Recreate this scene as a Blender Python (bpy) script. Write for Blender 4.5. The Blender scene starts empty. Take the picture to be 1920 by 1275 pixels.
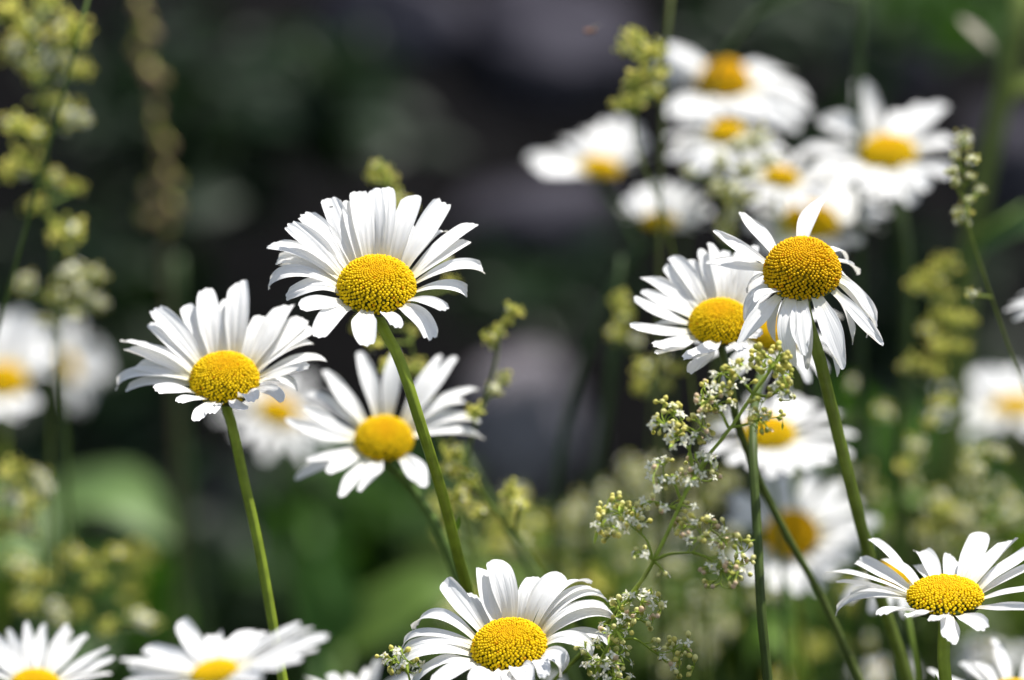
import bpy, math, random
import numpy as np
from mathutils import Vector, Matrix

random.seed(7)
rng = np.random.default_rng(7)
S = bpy.context.scene
COL = S.collection

# ------------------------------------------------------------------ camera
PITCH = math.radians(10.0)
CAM = np.array([0.0, 0.0, 0.80])
FWD = np.array([0, math.cos(PITCH), -math.sin(PITCH)])
RIGHT = np.array([1.0, 0, 0])
UP = np.array([0, math.sin(PITCH), math.cos(PITCH)])
cd = bpy.data.cameras.new('camera'); cam = bpy.data.objects.new('camera', cd); COL.objects.link(cam)
cam.location = CAM; cam.rotation_euler = (math.pi / 2 - PITCH, 0, 0)
cd.lens = 100; cd.sensor_width = 23.6; cd.clip_start = 0.02; cd.clip_end = 400
cd.dof.use_dof = True; cd.dof.focus_distance = 0.985; cd.dof.aperture_fstop = 4.4
S.camera = cam
K = 0.236 / 1920
def P(x, y, d):                       # a point of the place, d metres in front of the lens
    return CAM + FWD * d + RIGHT * ((x - 960) * K * d) + UP * ((637.5 - y) * K * d)
def proj(p):
    v = p - CAM; d = v @ FWD
    return np.stack([960 + (v @ RIGHT) / (d * K), 637.5 - (v @ UP) / (d * K)], -1)

# ------------------------------------------------------------------ light
SUN_EL = math.radians(68); SUN_AZ = math.radians(62)     # azimuth clockwise from +Y (away from the lens)
w = bpy.data.worlds.new("World"); S.world = w; w.use_nodes = True
nt = w.node_tree; nt.nodes.clear()
sky = nt.nodes.new('ShaderNodeTexSky'); sky.sky_type = 'NISHITA'; sky.sun_disc = False
sky.sun_elevation = SUN_EL; sky.sun_rotation = SUN_AZ
bg = nt.nodes.new('ShaderNodeBackground'); bg.inputs['Strength'].default_value = 0.125
out = nt.nodes.new('ShaderNodeOutputWorld')
hs = nt.nodes.new('ShaderNodeHueSaturation'); hs.inputs['Saturation'].default_value = .6
nt.links.new(sky.outputs[0], hs.inputs['Color']); nt.links.new(hs.outputs[0], bg.inputs[0]); nt.links.new(bg.outputs[0], out.inputs[0])
sd = bpy.data.lights.new('sun', 'SUN'); sun = bpy.data.objects.new('sun', sd); COL.objects.link(sun)
sd.energy = 5.0; sd.angle = math.radians(0.5); sd.color = (1.0, 0.965, 0.91)
sv = Vector((math.cos(SUN_EL) * math.sin(SUN_AZ), math.cos(SUN_EL) * math.cos(SUN_AZ), math.sin(SUN_EL)))
sun.rotation_euler = sv.to_track_quat('Z', 'Y').to_euler()
sun.location = (0, 0, 3)
S.view_settings.view_transform = 'Standard'; S.view_settings.look = 'None'
S.view_settings.exposure = 0.55; S.view_settings.gamma = 1
S.cycles.use_denoising = True
S.cycles.max_bounces = 7; S.cycles.diffuse_bounces = 4; S.cycles.transmission_bounces = 4
S.cycles.sample_clamp_indirect = 6

# ------------------------------------------------------------------ materials
def mat(name):
    m = bpy.data.materials.new(name); m.use_nodes = True
    m.node_tree.nodes.clear(); return m, m.node_tree.nodes, m.node_tree.links
def leafy(name, attr=None, col=(1, 1, 1), tcol=None, trans=0.3, rough=0.5, spec=0.3, bump=None, noise=None, tint=None):
    """Diffuse/gloss surface mixed with light coming through it."""
    m, N, L = mat(name)
    o = N.new('ShaderNodeOutputMaterial'); pb = N.new('ShaderNodeBsdfPrincipled')
    pb.inputs['Roughness'].default_value = rough; pb.inputs['Specular IOR Level'].default_value = spec
    src = None
    if attr:
        a = N.new('ShaderNodeAttribute'); a.attribute_name = attr; src = a.outputs['Color']
    else:
        a = N.new('ShaderNodeRGB'); a.outputs[0].default_value = (*col, 1); src = a.outputs[0]
    if noise:
        sc, amt = noise
        tc = N.new('ShaderNodeTexCoord'); nz = N.new('ShaderNodeTexNoise'); nz.inputs['Scale'].default_value = sc
        nz.inputs['Detail'].default_value = 5
        L.new(tc.outputs['Object'], nz.inputs['Vector'])
        mr = N.new('ShaderNodeMapRange'); mr.inputs['From Min'].default_value = .3; mr.inputs['From Max'].default_value = .7
        mr.inputs['To Min'].default_value = 1 - amt; mr.inputs['To Max'].default_value = 1 + amt
        L.new(nz.outputs['Fac'], mr.inputs['Value'])
        mx = N.new('ShaderNodeVectorMath'); mx.operation = 'SCALE'
        L.new(src, mx.inputs[0]); L.new(mr.outputs[0], mx.inputs['Scale']); src = mx.outputs[0]
    L.new(src, pb.inputs['Base Color'])
    if bump:
        kind, sx, st, dist = bump
        uv = N.new('ShaderNodeUVMap'); mp = N.new('ShaderNodeMapping'); mp.inputs['Scale'].default_value = (sx, st, 1)
        L.new(uv.outputs[0], mp.inputs[0])
        nz = N.new('ShaderNodeTexNoise'); nz.inputs['Scale'].default_value = 1; nz.inputs['Detail'].default_value = 3
        L.new(mp.outputs[0], nz.inputs['Vector'])
        bp = N.new('ShaderNodeBump'); bp.inputs['Strength'].default_value = 1; bp.inputs['Distance'].default_value = dist
        L.new(nz.outputs['Fac'], bp.inputs['Height']); L.new(bp.outputs[0], pb.inputs['Normal'])
    if trans > 0:
        tr = N.new('ShaderNodeBsdfTranslucent'); mixs = N.new('ShaderNodeMixShader'); mixs.inputs[0].default_value = trans
        if tint:
            mm = N.new('ShaderNodeVectorMath'); mm.operation = 'MULTIPLY'; mm.inputs[1].default_value = tint
            L.new(src, mm.inputs[0]); L.new(mm.outputs[0], tr.inputs[0])
        else: L.new(src, tr.inputs[0])
        L.new(pb.outputs[0], mixs.inputs[1]); L.new(tr.outputs[0], mixs.inputs[2]); L.new(mixs.outputs[0], o.inputs[0])
    else: L.new(pb.outputs[0], o.inputs[0])
    return m
M_PETAL = leafy('petal_white', attr='Col', trans=0.30, rough=0.55, spec=0.25, bump=('n', 16, 1.3, 0.00022), tint=(1.0, .97, .90))
M_DISC = leafy('disc_yellow', attr='Col', trans=0.25, rough=0.6, spec=0.12)
M_STEM = leafy('stem_green', attr='Col', trans=0.0, rough=0.5, spec=0.2, bump=('n', 30, 60, 0.0001), noise=(220, .25))
M_BED = leafy('bedstraw', attr='Col', trans=0.32, rough=0.6, spec=0.2)
M_LEAF = leafy('leaf_green', attr='Col', trans=0.35, rough=0.5, spec=0.25, noise=(60, .3), tint=(1.1, 1.25, .5))
M_DRY = leafy('dry_grass', attr='Col', trans=0.25, rough=0.6, spec=0.2)
M_BUG = leafy('insect', attr='Col', trans=0.0, rough=0.35, spec=0.5)

def rock_mat(name, c0, c1):
    m, N, L = mat(name)
    o = N.new('ShaderNodeOutputMaterial'); pb = N.new('ShaderNodeBsdfPrincipled'); pb.inputs['Roughness'].default_value = .95; pb.inputs['Specular IOR Level'].default_value = .08
    tc = N.new('ShaderNodeTexCoord'); nz = N.new('ShaderNodeTexNoise'); nz.inputs['Scale'].default_value = 7; nz.inputs['Detail'].default_value = 8
    L.new(tc.outputs['Object'], nz.inputs['Vector'])
    cr = N.new('ShaderNodeValToRGB'); cr.color_ramp.elements[0].position = .35; cr.color_ramp.elements[1].position = .68
    cr.color_ramp.elements[0].color = (*c0, 1); cr.color_ramp.elements[1].color = (*c1, 1)
    L.new(nz.outputs['Fac'], cr.inputs[0]); L.new(cr.outputs[0], pb.inputs['Base Color'])
    n2 = N.new('ShaderNodeTexNoise'); n2.inputs['Scale'].default_value = 40; n2.inputs['Detail'].default_value = 6
    L.new(tc.outputs['Object'], n2.inputs['Vector'])
    bp = N.new('ShaderNodeBump'); bp.inputs['Distance'].default_value = .01; L.new(n2.outputs['Fac'], bp.inputs['Height'])
    L.new(bp.outputs[0], pb.inputs['Normal']); L.new(pb.outputs[0], o.inputs[0]); return m
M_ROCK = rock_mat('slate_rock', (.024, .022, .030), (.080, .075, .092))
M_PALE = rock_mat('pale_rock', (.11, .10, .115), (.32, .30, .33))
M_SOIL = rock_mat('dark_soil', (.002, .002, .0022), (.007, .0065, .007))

# ------------------------------------------------------------------ mesh builder
class MB:
    def __init__(s): s.v = []; s.f = []; s.c = []; s.uv = []; s.n = 0
    def add(s, v, f, c, uv=None):
        v = np.asarray(v, float); s.v.append(v)
        s.f += [tuple(i + s.n for i in q) for q in f]
        c = np.asarray(c, float)
        if c.ndim == 1: c = np.tile(c, (len(v), 1))
        s.c.append(c); s.uv.append(np.zeros((len(v), 2)) if uv is None else np.asarray(uv, float)); s.n += len(v)
    def mesh(s, name, m, org=(0, 0, 0), smooth=True):
        me = bpy.data.meshes.new(name)
        V = np.concatenate(s.v) - np.asarray(org)
        me.from_pydata(V.tolist(), [], s.f)
        C = np.concatenate(s.c); C = np.concatenate([C[:, :3], np.ones((len(C), 1))], 1)
        ca = me.color_attributes.new('Col', 'FLOAT_COLOR', 'POINT'); ca.data.foreach_set('color', C.ravel().astype(np.float32))
        U = np.concatenate(s.uv); li = np.zeros(len(me.loops), np.int32); me.loops.foreach_get('vertex_index', li)
        ul = me.uv_layers.new(name='UVMap'); ul.data.foreach_set('uv', U[li].ravel().astype(np.float32))
        me.polygons.foreach_set('use_smooth', [smooth] * len(me.polygons)); me.materials.append(m); me.update()
        return me
    def obj(s, name, m, parent=None, org=(0, 0, 0), smooth=True):
        o = bpy.data.objects.new(name, s.mesh(name, m, org, smooth)); COL.objects.link(o)
        if parent is not None: o.parent = parent
        else: o.location = org
        return o
def thing(name, label, cat, loc, group=None):
    o = bpy.data.objects.new(name, None); COL.objects.link(o); o.empty_display_size = .01
    o.location = [float(q) for q in loc]; tag(o, label, cat, group); return o
def tag(o, label, cat, group=None):
    o['label'] = label; o['category'] = cat
    if group: o['group'] = group
    return o
def unit(v): return v / (np.linalg.norm(v, axis=-1, keepdims=True) + 1e-12)

def smooth_path(pts, n):
    pts = np.asarray(pts, float)
    if len(pts) == 2: return pts[0] + (pts[1] - pts[0]) * np.linspace(0, 1, n)[:, None]
    seg = np.linalg.norm(np.diff(pts, axis=0), axis=1); t = np.concatenate([[0], np.cumsum(seg)]); t /= t[-1]
    m = np.zeros_like(pts); sl = np.diff(pts, axis=0) / (np.diff(t)[:, None] + 1e-12)
    m[0], m[-1] = sl[0], sl[-1]; dt = np.diff(t)
    for i in range(1, len(pts) - 1): m[i] = (sl[i - 1] * dt[i] + sl[i] * dt[i - 1]) / (dt[i] + dt[i - 1] + 1e-12)
    res = []
    for u in np.linspace(0, 1, n):
        i = max(0, min(np.searchsorted(t, u, 'right') - 1, len(pts) - 2)); h = t[i + 1] - t[i]; a = (u - t[i]) / (h + 1e-12)
        res.append((2 * a ** 3 - 3 * a * a + 1) * pts[i] + (a ** 3 - 2 * a * a + a) * h * m[i] + (3 * a * a - 2 * a ** 3) * pts[i + 1] + (a ** 3 - a * a) * h * m[i + 1])
    return np.array(res)
def tube(mb, path, r, col, sides=6, ridge=0.0, cap=True):
    path = np.asarray(path, float); n = len(path)
    r = np.broadcast_to(np.asarray(r, float), (n,))
    T = unit(np.gradient(path, axis=0)); a = np.array([.31, .95, .1]); A = unit(np.cross(T, a)); B = np.cross(T, A)
    ph = np.arange(sides) * 2 * math.pi / sides
    rr = 1 + ridge * np.cos(ph * (sides // 3 if ridge else 0))
    V = path[:, None] + r[:, None, None] * rr[None, :, None] * (np.cos(ph)[None, :, None] * A[:, None] + np.sin(ph)[None, :, None] * B[:, None])
    F = [(i * sides + j, i * sides + (j + 1) % sides, (i + 1) * sides + (j + 1) % sides, (i + 1) * sides + j) for i in range(n - 1) for j in range(sides)]
    V = V.reshape(-1, 3)
    if cap: F += [tuple(range(sides))[::-1], tuple((n - 1) * sides + j for j in range(sides))]
    c = np.asarray(col, float)
    if c.ndim == 2: c = np.repeat(c, sides, axis=0)
    uv = np.stack([np.tile(ph / 6.283, n), np.repeat(np.linspace(0, 1, n), sides)], -1)
    mb.add(V, F, c, uv)

# ------------------------------------------------------------------ daisy disc
def disc_mesh(h, seed, style):
    rg = np.random.default_rng(seed); mb = MB()
    # receptacle dome
    th = np.linspace(0, math.pi / 2 * 1.12, 14); ns = 40; V = []
    for t in th:
        for j in range(ns):
            a = 2 * math.pi * j / ns; V.append((.93 * math.sin(t) * math.cos(a), .93 * math.sin(t) * math.sin(a), .93 * h * math.cos(t)))
    F = [(i * ns + j, (i + 1) * ns + j, (i + 1) * ns + (j + 1) % ns, i * ns + (j + 1) % ns) for i in range(13) for j in range(ns)]
    hC = np.array([[.62, .36, .008]] * ns * 6 + [[.34, .25, .012]] * ns * 3 + [[.07, .085, .012]] * ns * 5)
    mb.add(V, F, hC)
    # florets, spiral order, small and tight at the apex
    tt = np.linspace(0, math.pi / 2 * 1.06, 400)
    fr = np.interp(np.sin(tt), [0, .45, .8, 1], [.026, .035, .044, .047] if style != 'ripe' else [.031, .037, .042, .044])
    dA = np.sin(tt) * np.sqrt(np.cos(tt) ** 2 + (h * np.sin(tt)) ** 2) / (fr * fr)
    cum = np.cumsum(dA); tot = cum[-1] * (tt[1] - tt[0]) * 2 * math.pi
    n = int(tot * (0.84 if style != 'ripe' else .76) / math.pi); cum /= cum[-1]
    for i in range(n):
        t = np.interp((i + .5) / n, cum, tt); a = i * 2.399963 + rg.normal(0, .02)
        st = math.sin(t); r = np.interp(st, [0, .45, .8, 1], [.026, .035, .044, .047] if style != 'ripe' else [.031, .037, .042, .044]) * rg.uniform(.86, 1.1)
        nv = unit(np.array([st * math.cos(a), st * math.sin(a), math.cos(t) / max(h, .3)]) + rg.normal(0, .07, 3))
        p = np.array([.93 * st * math.cos(a), .93 * st * math.sin(a), .93 * h * math.cos(t)])
        ln = np.interp(st, [0, .3, .7, 1], [.035, .055, .085, .08]) * rg.uniform(.8, 1.2)
        A = unit(np.cross(nv, [.3, .2, .9])); B = np.cross(nv, A)
        prof = [(-.03, .5), (ln * .45, .55), (ln * .72, 1.0), (ln * .94, .92), (ln + r * .35, .45)]
        ph = np.arange(6) * math.pi / 3 + rg.uniform(0, 1); V = []
        for z, q in prof:
            V += [p + nv * z + r * q * (math.cos(x) * A + math.sin(x) * B) for x in ph]
        V.append(p + nv * (ln + r * .5))
        F = [(k * 6 + j, k * 6 + (j + 1) % 6, (k + 1) * 6 + (j + 1) % 6, (k + 1) * 6 + j) for k in range(4) for j in range(6)]
        F += [(24 + j, 24 + (j + 1) % 6, 30) for j in range(6)]
        y = np.array([.98, .72, .008]) if style != 'ripe' else np.array([.95, .62, .008])
        o = np.array([.98, .62, .008])
        g = max(0, 1 - st / .62) ** 1.0
        c = y * (1 - g) + o * g; c = c * rg.uniform(.86, 1.06)
        if rg.random() < .02: c = c * np.array([.85, .6, .6])
        b = np.array([.66, .54, .015]) * (1 - g) + o * .85 * g
        C = [b] * 6 + [(b + c) / 2] * 6 + [c] * 12 + [c * np.array([.93, .88, .8])] * 7
        mb.add(V, F, C)
    return mb.mesh('disc', M_DISC)
DISC = {'flat': (disc_mesh(.42, 1, 'n'), .42), 'mid': (disc_mesh(.62, 2, 'n'), .62), 'dome': (disc_mesh(.72, 3, 'n'), .72), 'ripe': (disc_mesh(.9, 4, 'ripe'), .9)}

# ------------------------------------------------------------------ daisy petals
def curve(C, n, u, v, R, prm, m):
    phi, e0, k, L, b = prm
    r = math.cos(phi) * u + math.sin(phi) * v; t = -math.sin(phi) * u + math.cos(phi) * v
    s = np.linspace(0, 1, m); sm = (s[1:] + s[:-1]) / 2
    th = e0 + k * sm ** 1.4
    d = np.cos(th)[:, None] * r + np.sin(th)[:, None] * n + (b * (sm * 1.5))[:, None] * t
    d = unit(d) * (L / (m - 1))
    return np.vstack([[0, 0, 0], np.cumsum(d, 0)]) + C + R * .86 * r, r, t
def fit(C, n, u, v, R, base, mid, tip, pri):
    e00, k0, L0 = pri; f0 = None
    phs = np.linspace(0, 2 * math.pi, 120, endpoint=False)
    pts = proj(C + R * .86 * (np.cos(phs)[:, None] * u + np.sin(phs)[:, None] * v))
    if base is not None: phi0 = phs[np.argmin(((pts - base) ** 2).sum(1))]
    else:
        q = C + (R * .86 + L0) * (np.cos(phs)[:, None] * u + np.sin(phs)[:, None] * v) * 1.0 + n * L0 * math.sin(e00 + k0 * .4)
        qq = proj(q) - proj(C); tq = np.asarray(tip) - proj(C)
        ang = np.arctan2(qq[:, 1], qq[:, 0]) - math.atan2(tq[1], tq[0]); ang = np.abs((ang + math.pi) % (2 * math.pi) - math.pi)
        phi0 = phs[np.argmin(ang)]
    best = None
    for es in (e00, e00 + .6, e00 - .6):
        for ks in (k0, k0 - 1.0):
            x = np.array([phi0, es, ks, L0, 0.0])
            def res(x):
                c, _, _ = curve(C, n, u, v, R, x, 13); p = proj(c)
                rr = list((p[-1] - tip) / 2.5)
                if mid is not None: rr += list((p[6] - mid) / 5)
                rr += [(x[0] - phi0) / (.12 if base is not None else .3), (x[1] - e00) / .55, (x[2] - k0) / .8, (x[3] - L0) / (.16 * L0), x[4] / .25]
                return np.array(rr)
            lam = .05; r0 = res(x)
            for it in range(14):
                J = np.zeros((len(r0), 5)); h = np.array([1e-4, 1e-4, 1e-4, 1e-6, 1e-4])
                for q in range(5):
                    y = x.copy(); y[q] += h[q]; J[:, q] = (res(y) - r0) / h[q]
                A = J.T @ J; step = -np.linalg.solve(A + lam * np.diag(np.diag(A) + 1e-9), J.T @ r0)
                y = x + step; y[3] = min(max(y[3], .25 * L0), 1.5 * L0); ry = res(y)
                if (ry ** 2).sum() < (r0 ** 2).sum(): x, r0, lam = y, ry, lam * .4
                else: lam *= 4
            cst = (r0 ** 2).sum()
            if best is None or cst < best[0]: best = (cst, x)
    return best[1]
def petal(root, org, C, n, u, v, R, prm, W, rg, hi=True, point=0.0, twist=None, cup=None, shade=1.0):
    m, nc = (26, 11) if hi else (12, 7)
    c, r, t = curve(C, n, u, v, R, prm, m); s = np.linspace(0, 1, m)
    T = unit(np.gradient(c, axis=0)); Sd = unit(t - (T @ t)[:, None] * T); Nn = np.cross(T, Sd)
    if Nn[0] @ n < 0: Nn = -Nn
    tw = (rg.normal(0, .22) if twist is None else twist) * s + rg.normal(0, .12)
    S2 = np.cos(tw)[:, None] * Sd + np.sin(tw)[:, None] * Nn; N2 = -np.sin(tw)[:, None] * Sd + np.cos(tw)[:, None] * Nn
    cc = np.linspace(-1, 1, nc); L = prm[3]
    sp = np.clip(s / .62, 0, 1); wd = .46 + .54 * (sp * sp * (3 - 2 * sp))
    tp = np.clip((s - .62) / .38, 0, 1); wd = wd * (1 - (.16 + .62 * point) * tp ** 2.2)
    cupv = (rg.uniform(-.02, .16) if cup is None else cup)
    nph = rg.uniform(-.5, .5); nd = rg.uniform(.01, .055) * (1 - point); rip = rg.uniform(.02, .05); wav = rg.uniform(0, 6.28); wa = rg.uniform(.0, .09)
    asym = rg.normal(0, .035)
    V = np.zeros((m, nc, 3)); UV = np.zeros((m, nc, 2)); C3 = np.zeros((m, nc, 3))
    for j, q in enumerate(cc):
        ext = 1 - (.10 + .18 * point) * abs(q) ** 3.2 - nd * (1 - math.cos(2 * math.pi * (q * 1.5 + nph * .35))) / 2 + asym * q
        se = np.clip(s * ext, 0, 1); idx = se * (m - 1); i0 = np.clip(idx.astype(int), 0, m - 2); fr = (idx - i0)[:, None]
        base = c[i0] * (1 - fr) + c[i0 + 1] * fr
        hgt = cupv * W * q * q * (.4 + s) + rip * W * (-math.cos(2 * math.pi * q * 1.5)) * np.clip(s * 3, 0, 1) * .8
        hgt = hgt + wa * W * np.sin(s * 7 + wav + q * 2) * q
        V[:, j] = base + (S2 * (q * .5 * W * wd)[:, None]) + N2 * hgt[:, None]
        UV[:, j, 0] = q * .5 + nph * 7; UV[:, j, 1] = s + nph * 3
        yel = np.clip(1 - s / .28, 0, 1)[:, None]
        edge = 1 - .05 * (abs(math.cos(math.pi * q * 1.5)) < .3)
        C3[:, j] = (np.array([.88, .88, .875]) * (1 - yel) + np.array([.86, .82, .56]) * yel) * edge * shade
    F = [(i * nc + j, i * nc + j + 1, (i + 1) * nc + j + 1, (i + 1) * nc + j) for i in range(m - 1) for j in range(nc - 1)]
    mb = MB(); mb.add(V.reshape(-1, 3), F, C3.reshape(-1, 3), UV.reshape(-1, 2))
    o = mb.obj('petal', M_PETAL, root, org); return o

def to_ground(pts, lean=.25):
    """continue a stem down to the soil"""
    pts = [np.asarray(p) for p in pts]; a, b = pts[-2], pts[-1]; d = unit(b - a); z = b[2]
    if z < .02: return pts
    hx = d[0] / max(.3, -d[2]) * lean; hy = d[1] / max(.3, -d[2]) * lean
    for q in (.35, .7, 1.0):
        pts.append(np.array([b[0] + hx * z * q, b[1] + hy * z * q, z * (1 - q) - (.01 if q == 1 else 0)]))
    return pts
def daisy(label, x, y, d, Rpx, f, roll, disc, petals=None, scale=None, auto=None, pri=(.15, -.5, 1.85), W=.52, stem=None,
          sw=10, stemcol=(.22, .29, .026), hi=True, point=0.0, seed=0, leaf=None, stemdepth=None, z=None):
    """x,y centre of the disc's rim, Rpx its radius, f foreshortening, roll where the axis leans.
    petals = (base, mid, tip, width) rows read in zoom z=(x0,y0,scale); auto = (n, e0, k, L)"""
    rg = np.random.default_rng(seed + 100)
    if not hi: d = 1 + (d - 1) * 1.42
    C = P(x, y, d); R = Rpx * K * d
    tc = unit(CAM - C); rt = unit(np.cross(UP, tc)); up = np.cross(tc, rt); al = math.acos(f); ro = math.radians(roll)
    n = unit(math.cos(al) * tc + math.sin(al) * (math.cos(ro) * rt + math.sin(ro) * up))
    u = unit(rt - (rt @ n) * n); v = np.cross(n, u)
    # stem
    under = C - n * R * .55
    if stem is None: stem = [(x + rg.uniform(-5, 25), y + 260)]
    sdp = stemdepth if stemdepth is not None else d
    pts = [C - n * R * .15, under - n * R * .25] + [P(a, b, (c[0] if c else sdp)) for a, b, *c in stem]
    pts = to_ground(pts); base = pts[-1].copy(); base[2] = 0
    g = 'oxeye daisies in the meadow'
    root = thing('oxeye_daisy', label, 'daisy', base, g)
    path = smooth_path(pts, 170); rr = sw * .5 * K * d; mb = MB()
    q = np.linspace(0, 1, 170)[:, None]; sc = np.array(stemcol)
    tube(mb, path, rr * (np.linspace(1.0, 1.25, 170) + .25 * np.exp(-np.linspace(0, 100, 170))), sc * (1 - .15 * q), sides=18 if hi else 8, ridge=.10 if hi else 0)
    mb.obj('stem', M_STEM, root, base)
    # involucre: overlapping bracts
    mb = MB(); Vv = []; ns = 26
    for i, (z_, q_) in enumerate([(-.52, .12), (-.46, .5), (-.34, .8), (-.18, .95), (-.02, .96)]):
        for j in range(ns):
            a = 2 * math.pi * j / ns; e = (1 + .05 * (j % 2))
            Vv.append(C + n * R * (z_ + (.05 * (j % 2) if i else 0)) + R * q_ * e * (math.cos(a) * u + math.sin(a) * v))
    F = [(i * ns + j, i * ns + (j + 1) % ns, (i + 1) * ns + (j + 1) % ns, (i + 1) * ns + j) for i in range(4) for j in range(ns)]
    cc = np.array([[.10, .14, .03] if (j % 2) else [.07, .07, .03] for i in range(5) for j in range(ns)])
    mb.add(Vv, F, cc); mb.obj('involucre', M_STEM, root, base)
    # disc
    me, h = DISC[disc]; o = bpy.data.objects.new('disc', me); COL.objects.link(o); o.parent = root
    mw = Matrix(((u[0] * R, v[0] * R, n[0] * R, C[0] - base[0]), (u[1] * R, v[1] * R, n[1] * R, C[1] - base[1]), (u[2] * R, v[2] * R, n[2] * R, C[2] - base[2]), (0, 0, 0, 1)))
    o.matrix_local = mw @ Matrix.Rotation(rg.uniform(0, 6.28), 4, 'Z')
    o.scale = (R, R, R)
    e0, k0, Lr = pri; i = 0
    if petals is not None:
        for row in petals:
            (b, m_, t_, wpx) = row
            def cv(p): return None if p is None else (np.array([z[0] + p[0] / z[2], z[1] + p[1] / z[2]]) if z else np.array(p, float))
            Lp = Lr * R
            prm = fit(C - n * R * (.04 + .05 * (i % 3)), n, u, v, R, cv(b), cv(m_), cv(t_), (e0, k0, Lp))
            Wp = (wpx / (z[2] if z else 1)) * K * d * (1.28 if hi else 1.0) if wpx else W * R
            petal(root, base, C - n * R * (.04 + .05 * (i % 3)), n, u, v, R, prm, Wp, rg, hi, point); i += 1
    if auto:
        cnt, ae, ak, aL, *arc = auto; a0, a1 = arc if arc else (0, 360)
        for q in range(cnt):
            ph = math.radians(a0 + (a1 - a0) * (q + .5) / cnt) + rg.normal(0, .06)
            prm = (ph, ae + rg.normal(0, .16), ak + rg.normal(0, .3), aL * R * rg.uniform(.86, 1.1), rg.normal(0, .1))
            petal(root, base, C - n * R * (.04 + .05 * (q % 3)), n, u, v, R, prm, W * R * rg.uniform(.85, 1.1), rg, hi, point)
    if leaf:
        for (fx, ln, ang, wl) in leaf:
            i = int(fx * 169); p0 = path[i]; dr = unit(RIGHT * math.cos(ang) + UP * math.sin(ang) + FWD * .1)
            pp = [p0, p0 + dr * ln * .4, p0 + unit(dr + UP * .9) * ln * .85 + dr * ln * .2]
            blade(smooth_path(pp, 10), wl, (.12, .2, .03)).obj('leaf', M_LEAF, root, base)
    return root
def blade(path, w, col, nrm=None, nc=5, serr=0.0, cup=.25):
    path = np.asarray(path); m = len(path); T = unit(np.gradient(path, axis=0))
    nr = np.array([0, -.5, .85]) if nrm is None else np.asarray(nrm); Sd = unit(np.cross(T, nr)); Nn = np.cross(Sd, T)
    s = np.linspace(0, 1, m); wd = w * np.sin(np.clip(s * 1.02 + .03, 0, 1) * math.pi) ** .75 + w * .03
    wd = wd * (1 + serr * (np.arange(m) % 2)); cc = np.linspace(-1, 1, nc)
    V = path[:, None] + Sd[:, None] * (cc[None, :, None] * wd[:, None, None] * .5) + Nn[:, None] * ((cup * w * .5 * np.abs(cc))[None, :, None] * (wd / w)[:, None, None])
    F = [(i * nc + j, i * nc + j + 1, (i + 1) * nc + j + 1, (i + 1) * nc + j) for i in range(m - 1) for j in range(nc - 1)]
    mb = MB(); c = np.tile(np.asarray(col, float), (m * nc, 1)).reshape(m, nc, 3); c[:, nc // 2] *= 1.25
    mb.add(V.reshape(-1, 3), F, c.reshape(-1, 3)); return mb

#==SCENE==
# ------------------------------------------------------------------ ground and bank
def gh(x, y):
    t = np.clip((y - 1.95) / 1.5, 0, 1); t = t * t * (3 - 2 * t)
    return t * 1.25 + .03 * np.sin(x * 5 + 1) * np.sin(y * 4) * t
xs = np.unique(np.concatenate([np.linspace(-60, -3, 20), np.linspace(-3, 3, 90), np.linspace(3, 60, 20)]))
ys = np.unique(np.concatenate([np.linspace(-20, 0, 10), np.linspace(0, 4.5, 80), np.linspace(4.5, 120, 20)]))
X, Y = np.meshgrid(xs, ys); Z = gh(X, Y) + rng.normal(0, .008, X.shape) * ((np.abs(X) < 3) & (Y < 4.4))
mb = MB(); nx = len(xs)
mb.add(np.stack([X, Y, Z], -1).reshape(-1, 3), [(j * nx + i, j * nx + i + 1, (j + 1) * nx + i + 1, (j + 1) * nx + i) for j in range(len(ys) - 1) for i in range(nx - 1)], (1, 1, 1))
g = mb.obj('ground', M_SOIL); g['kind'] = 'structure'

# boulders of the bank
def boulder(label, x, y, d, rx, ry, seed, rm=M_ROCK):
    rg = np.random.default_rng(seed); import bmesh
    bm = bmesh.new(); bmesh.ops.create_icosphere(bm, subdivisions=4, radius=1)
    dirs = unit(rg.normal(0, 1, (14, 3))); cut = rg.uniform(.62, .95, 14)
    c = P(x, y, d); sx, sz = rx * K * d, ry * K * d
    me = bpy.data.meshes.new('boulder')
    for vv in bm.verts:
        p = np.array(vv.co)
        for dd, ct in zip(dirs, cut):
            q = p @ dd
            if q > ct: p = p - dd * (q - ct) * .9
        p = p * (1 + .03 * math.sin(7 * p[0] + seed) * math.sin(6 * p[1]) + .03 * math.sin(5 * p[2] + 2 * seed))
        vv.co = (p[0] * sx, p[1] * max(sx, sz) * .8, p[2] * sz)
    bm.to_mesh(me); bm.free(); me.polygons.foreach_set('use_smooth', [True] * len(me.polygons)); me.materials.append(rm)
    o = bpy.data.objects.new('boulder', me); COL.objects.link(o); o.location = c
    o.rotation_euler = (0, rg.uniform(-.3, .3), rg.uniform(-.3, .3)); return tag(o, label, 'rock', 'rocks of the dark bank behind')
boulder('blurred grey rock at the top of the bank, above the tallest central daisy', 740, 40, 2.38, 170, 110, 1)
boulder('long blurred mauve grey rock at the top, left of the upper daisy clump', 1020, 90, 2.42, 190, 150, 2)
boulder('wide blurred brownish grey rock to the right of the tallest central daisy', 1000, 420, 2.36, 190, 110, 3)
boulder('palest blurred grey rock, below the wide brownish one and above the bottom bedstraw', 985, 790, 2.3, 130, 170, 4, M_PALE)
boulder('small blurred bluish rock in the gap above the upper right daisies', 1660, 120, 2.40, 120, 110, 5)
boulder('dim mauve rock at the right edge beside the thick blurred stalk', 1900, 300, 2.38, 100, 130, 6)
boulder('small reddish grey rock low at the right, beneath the cut off daisy', 1790, 870, 2.3, 80, 50, 7)
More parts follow.
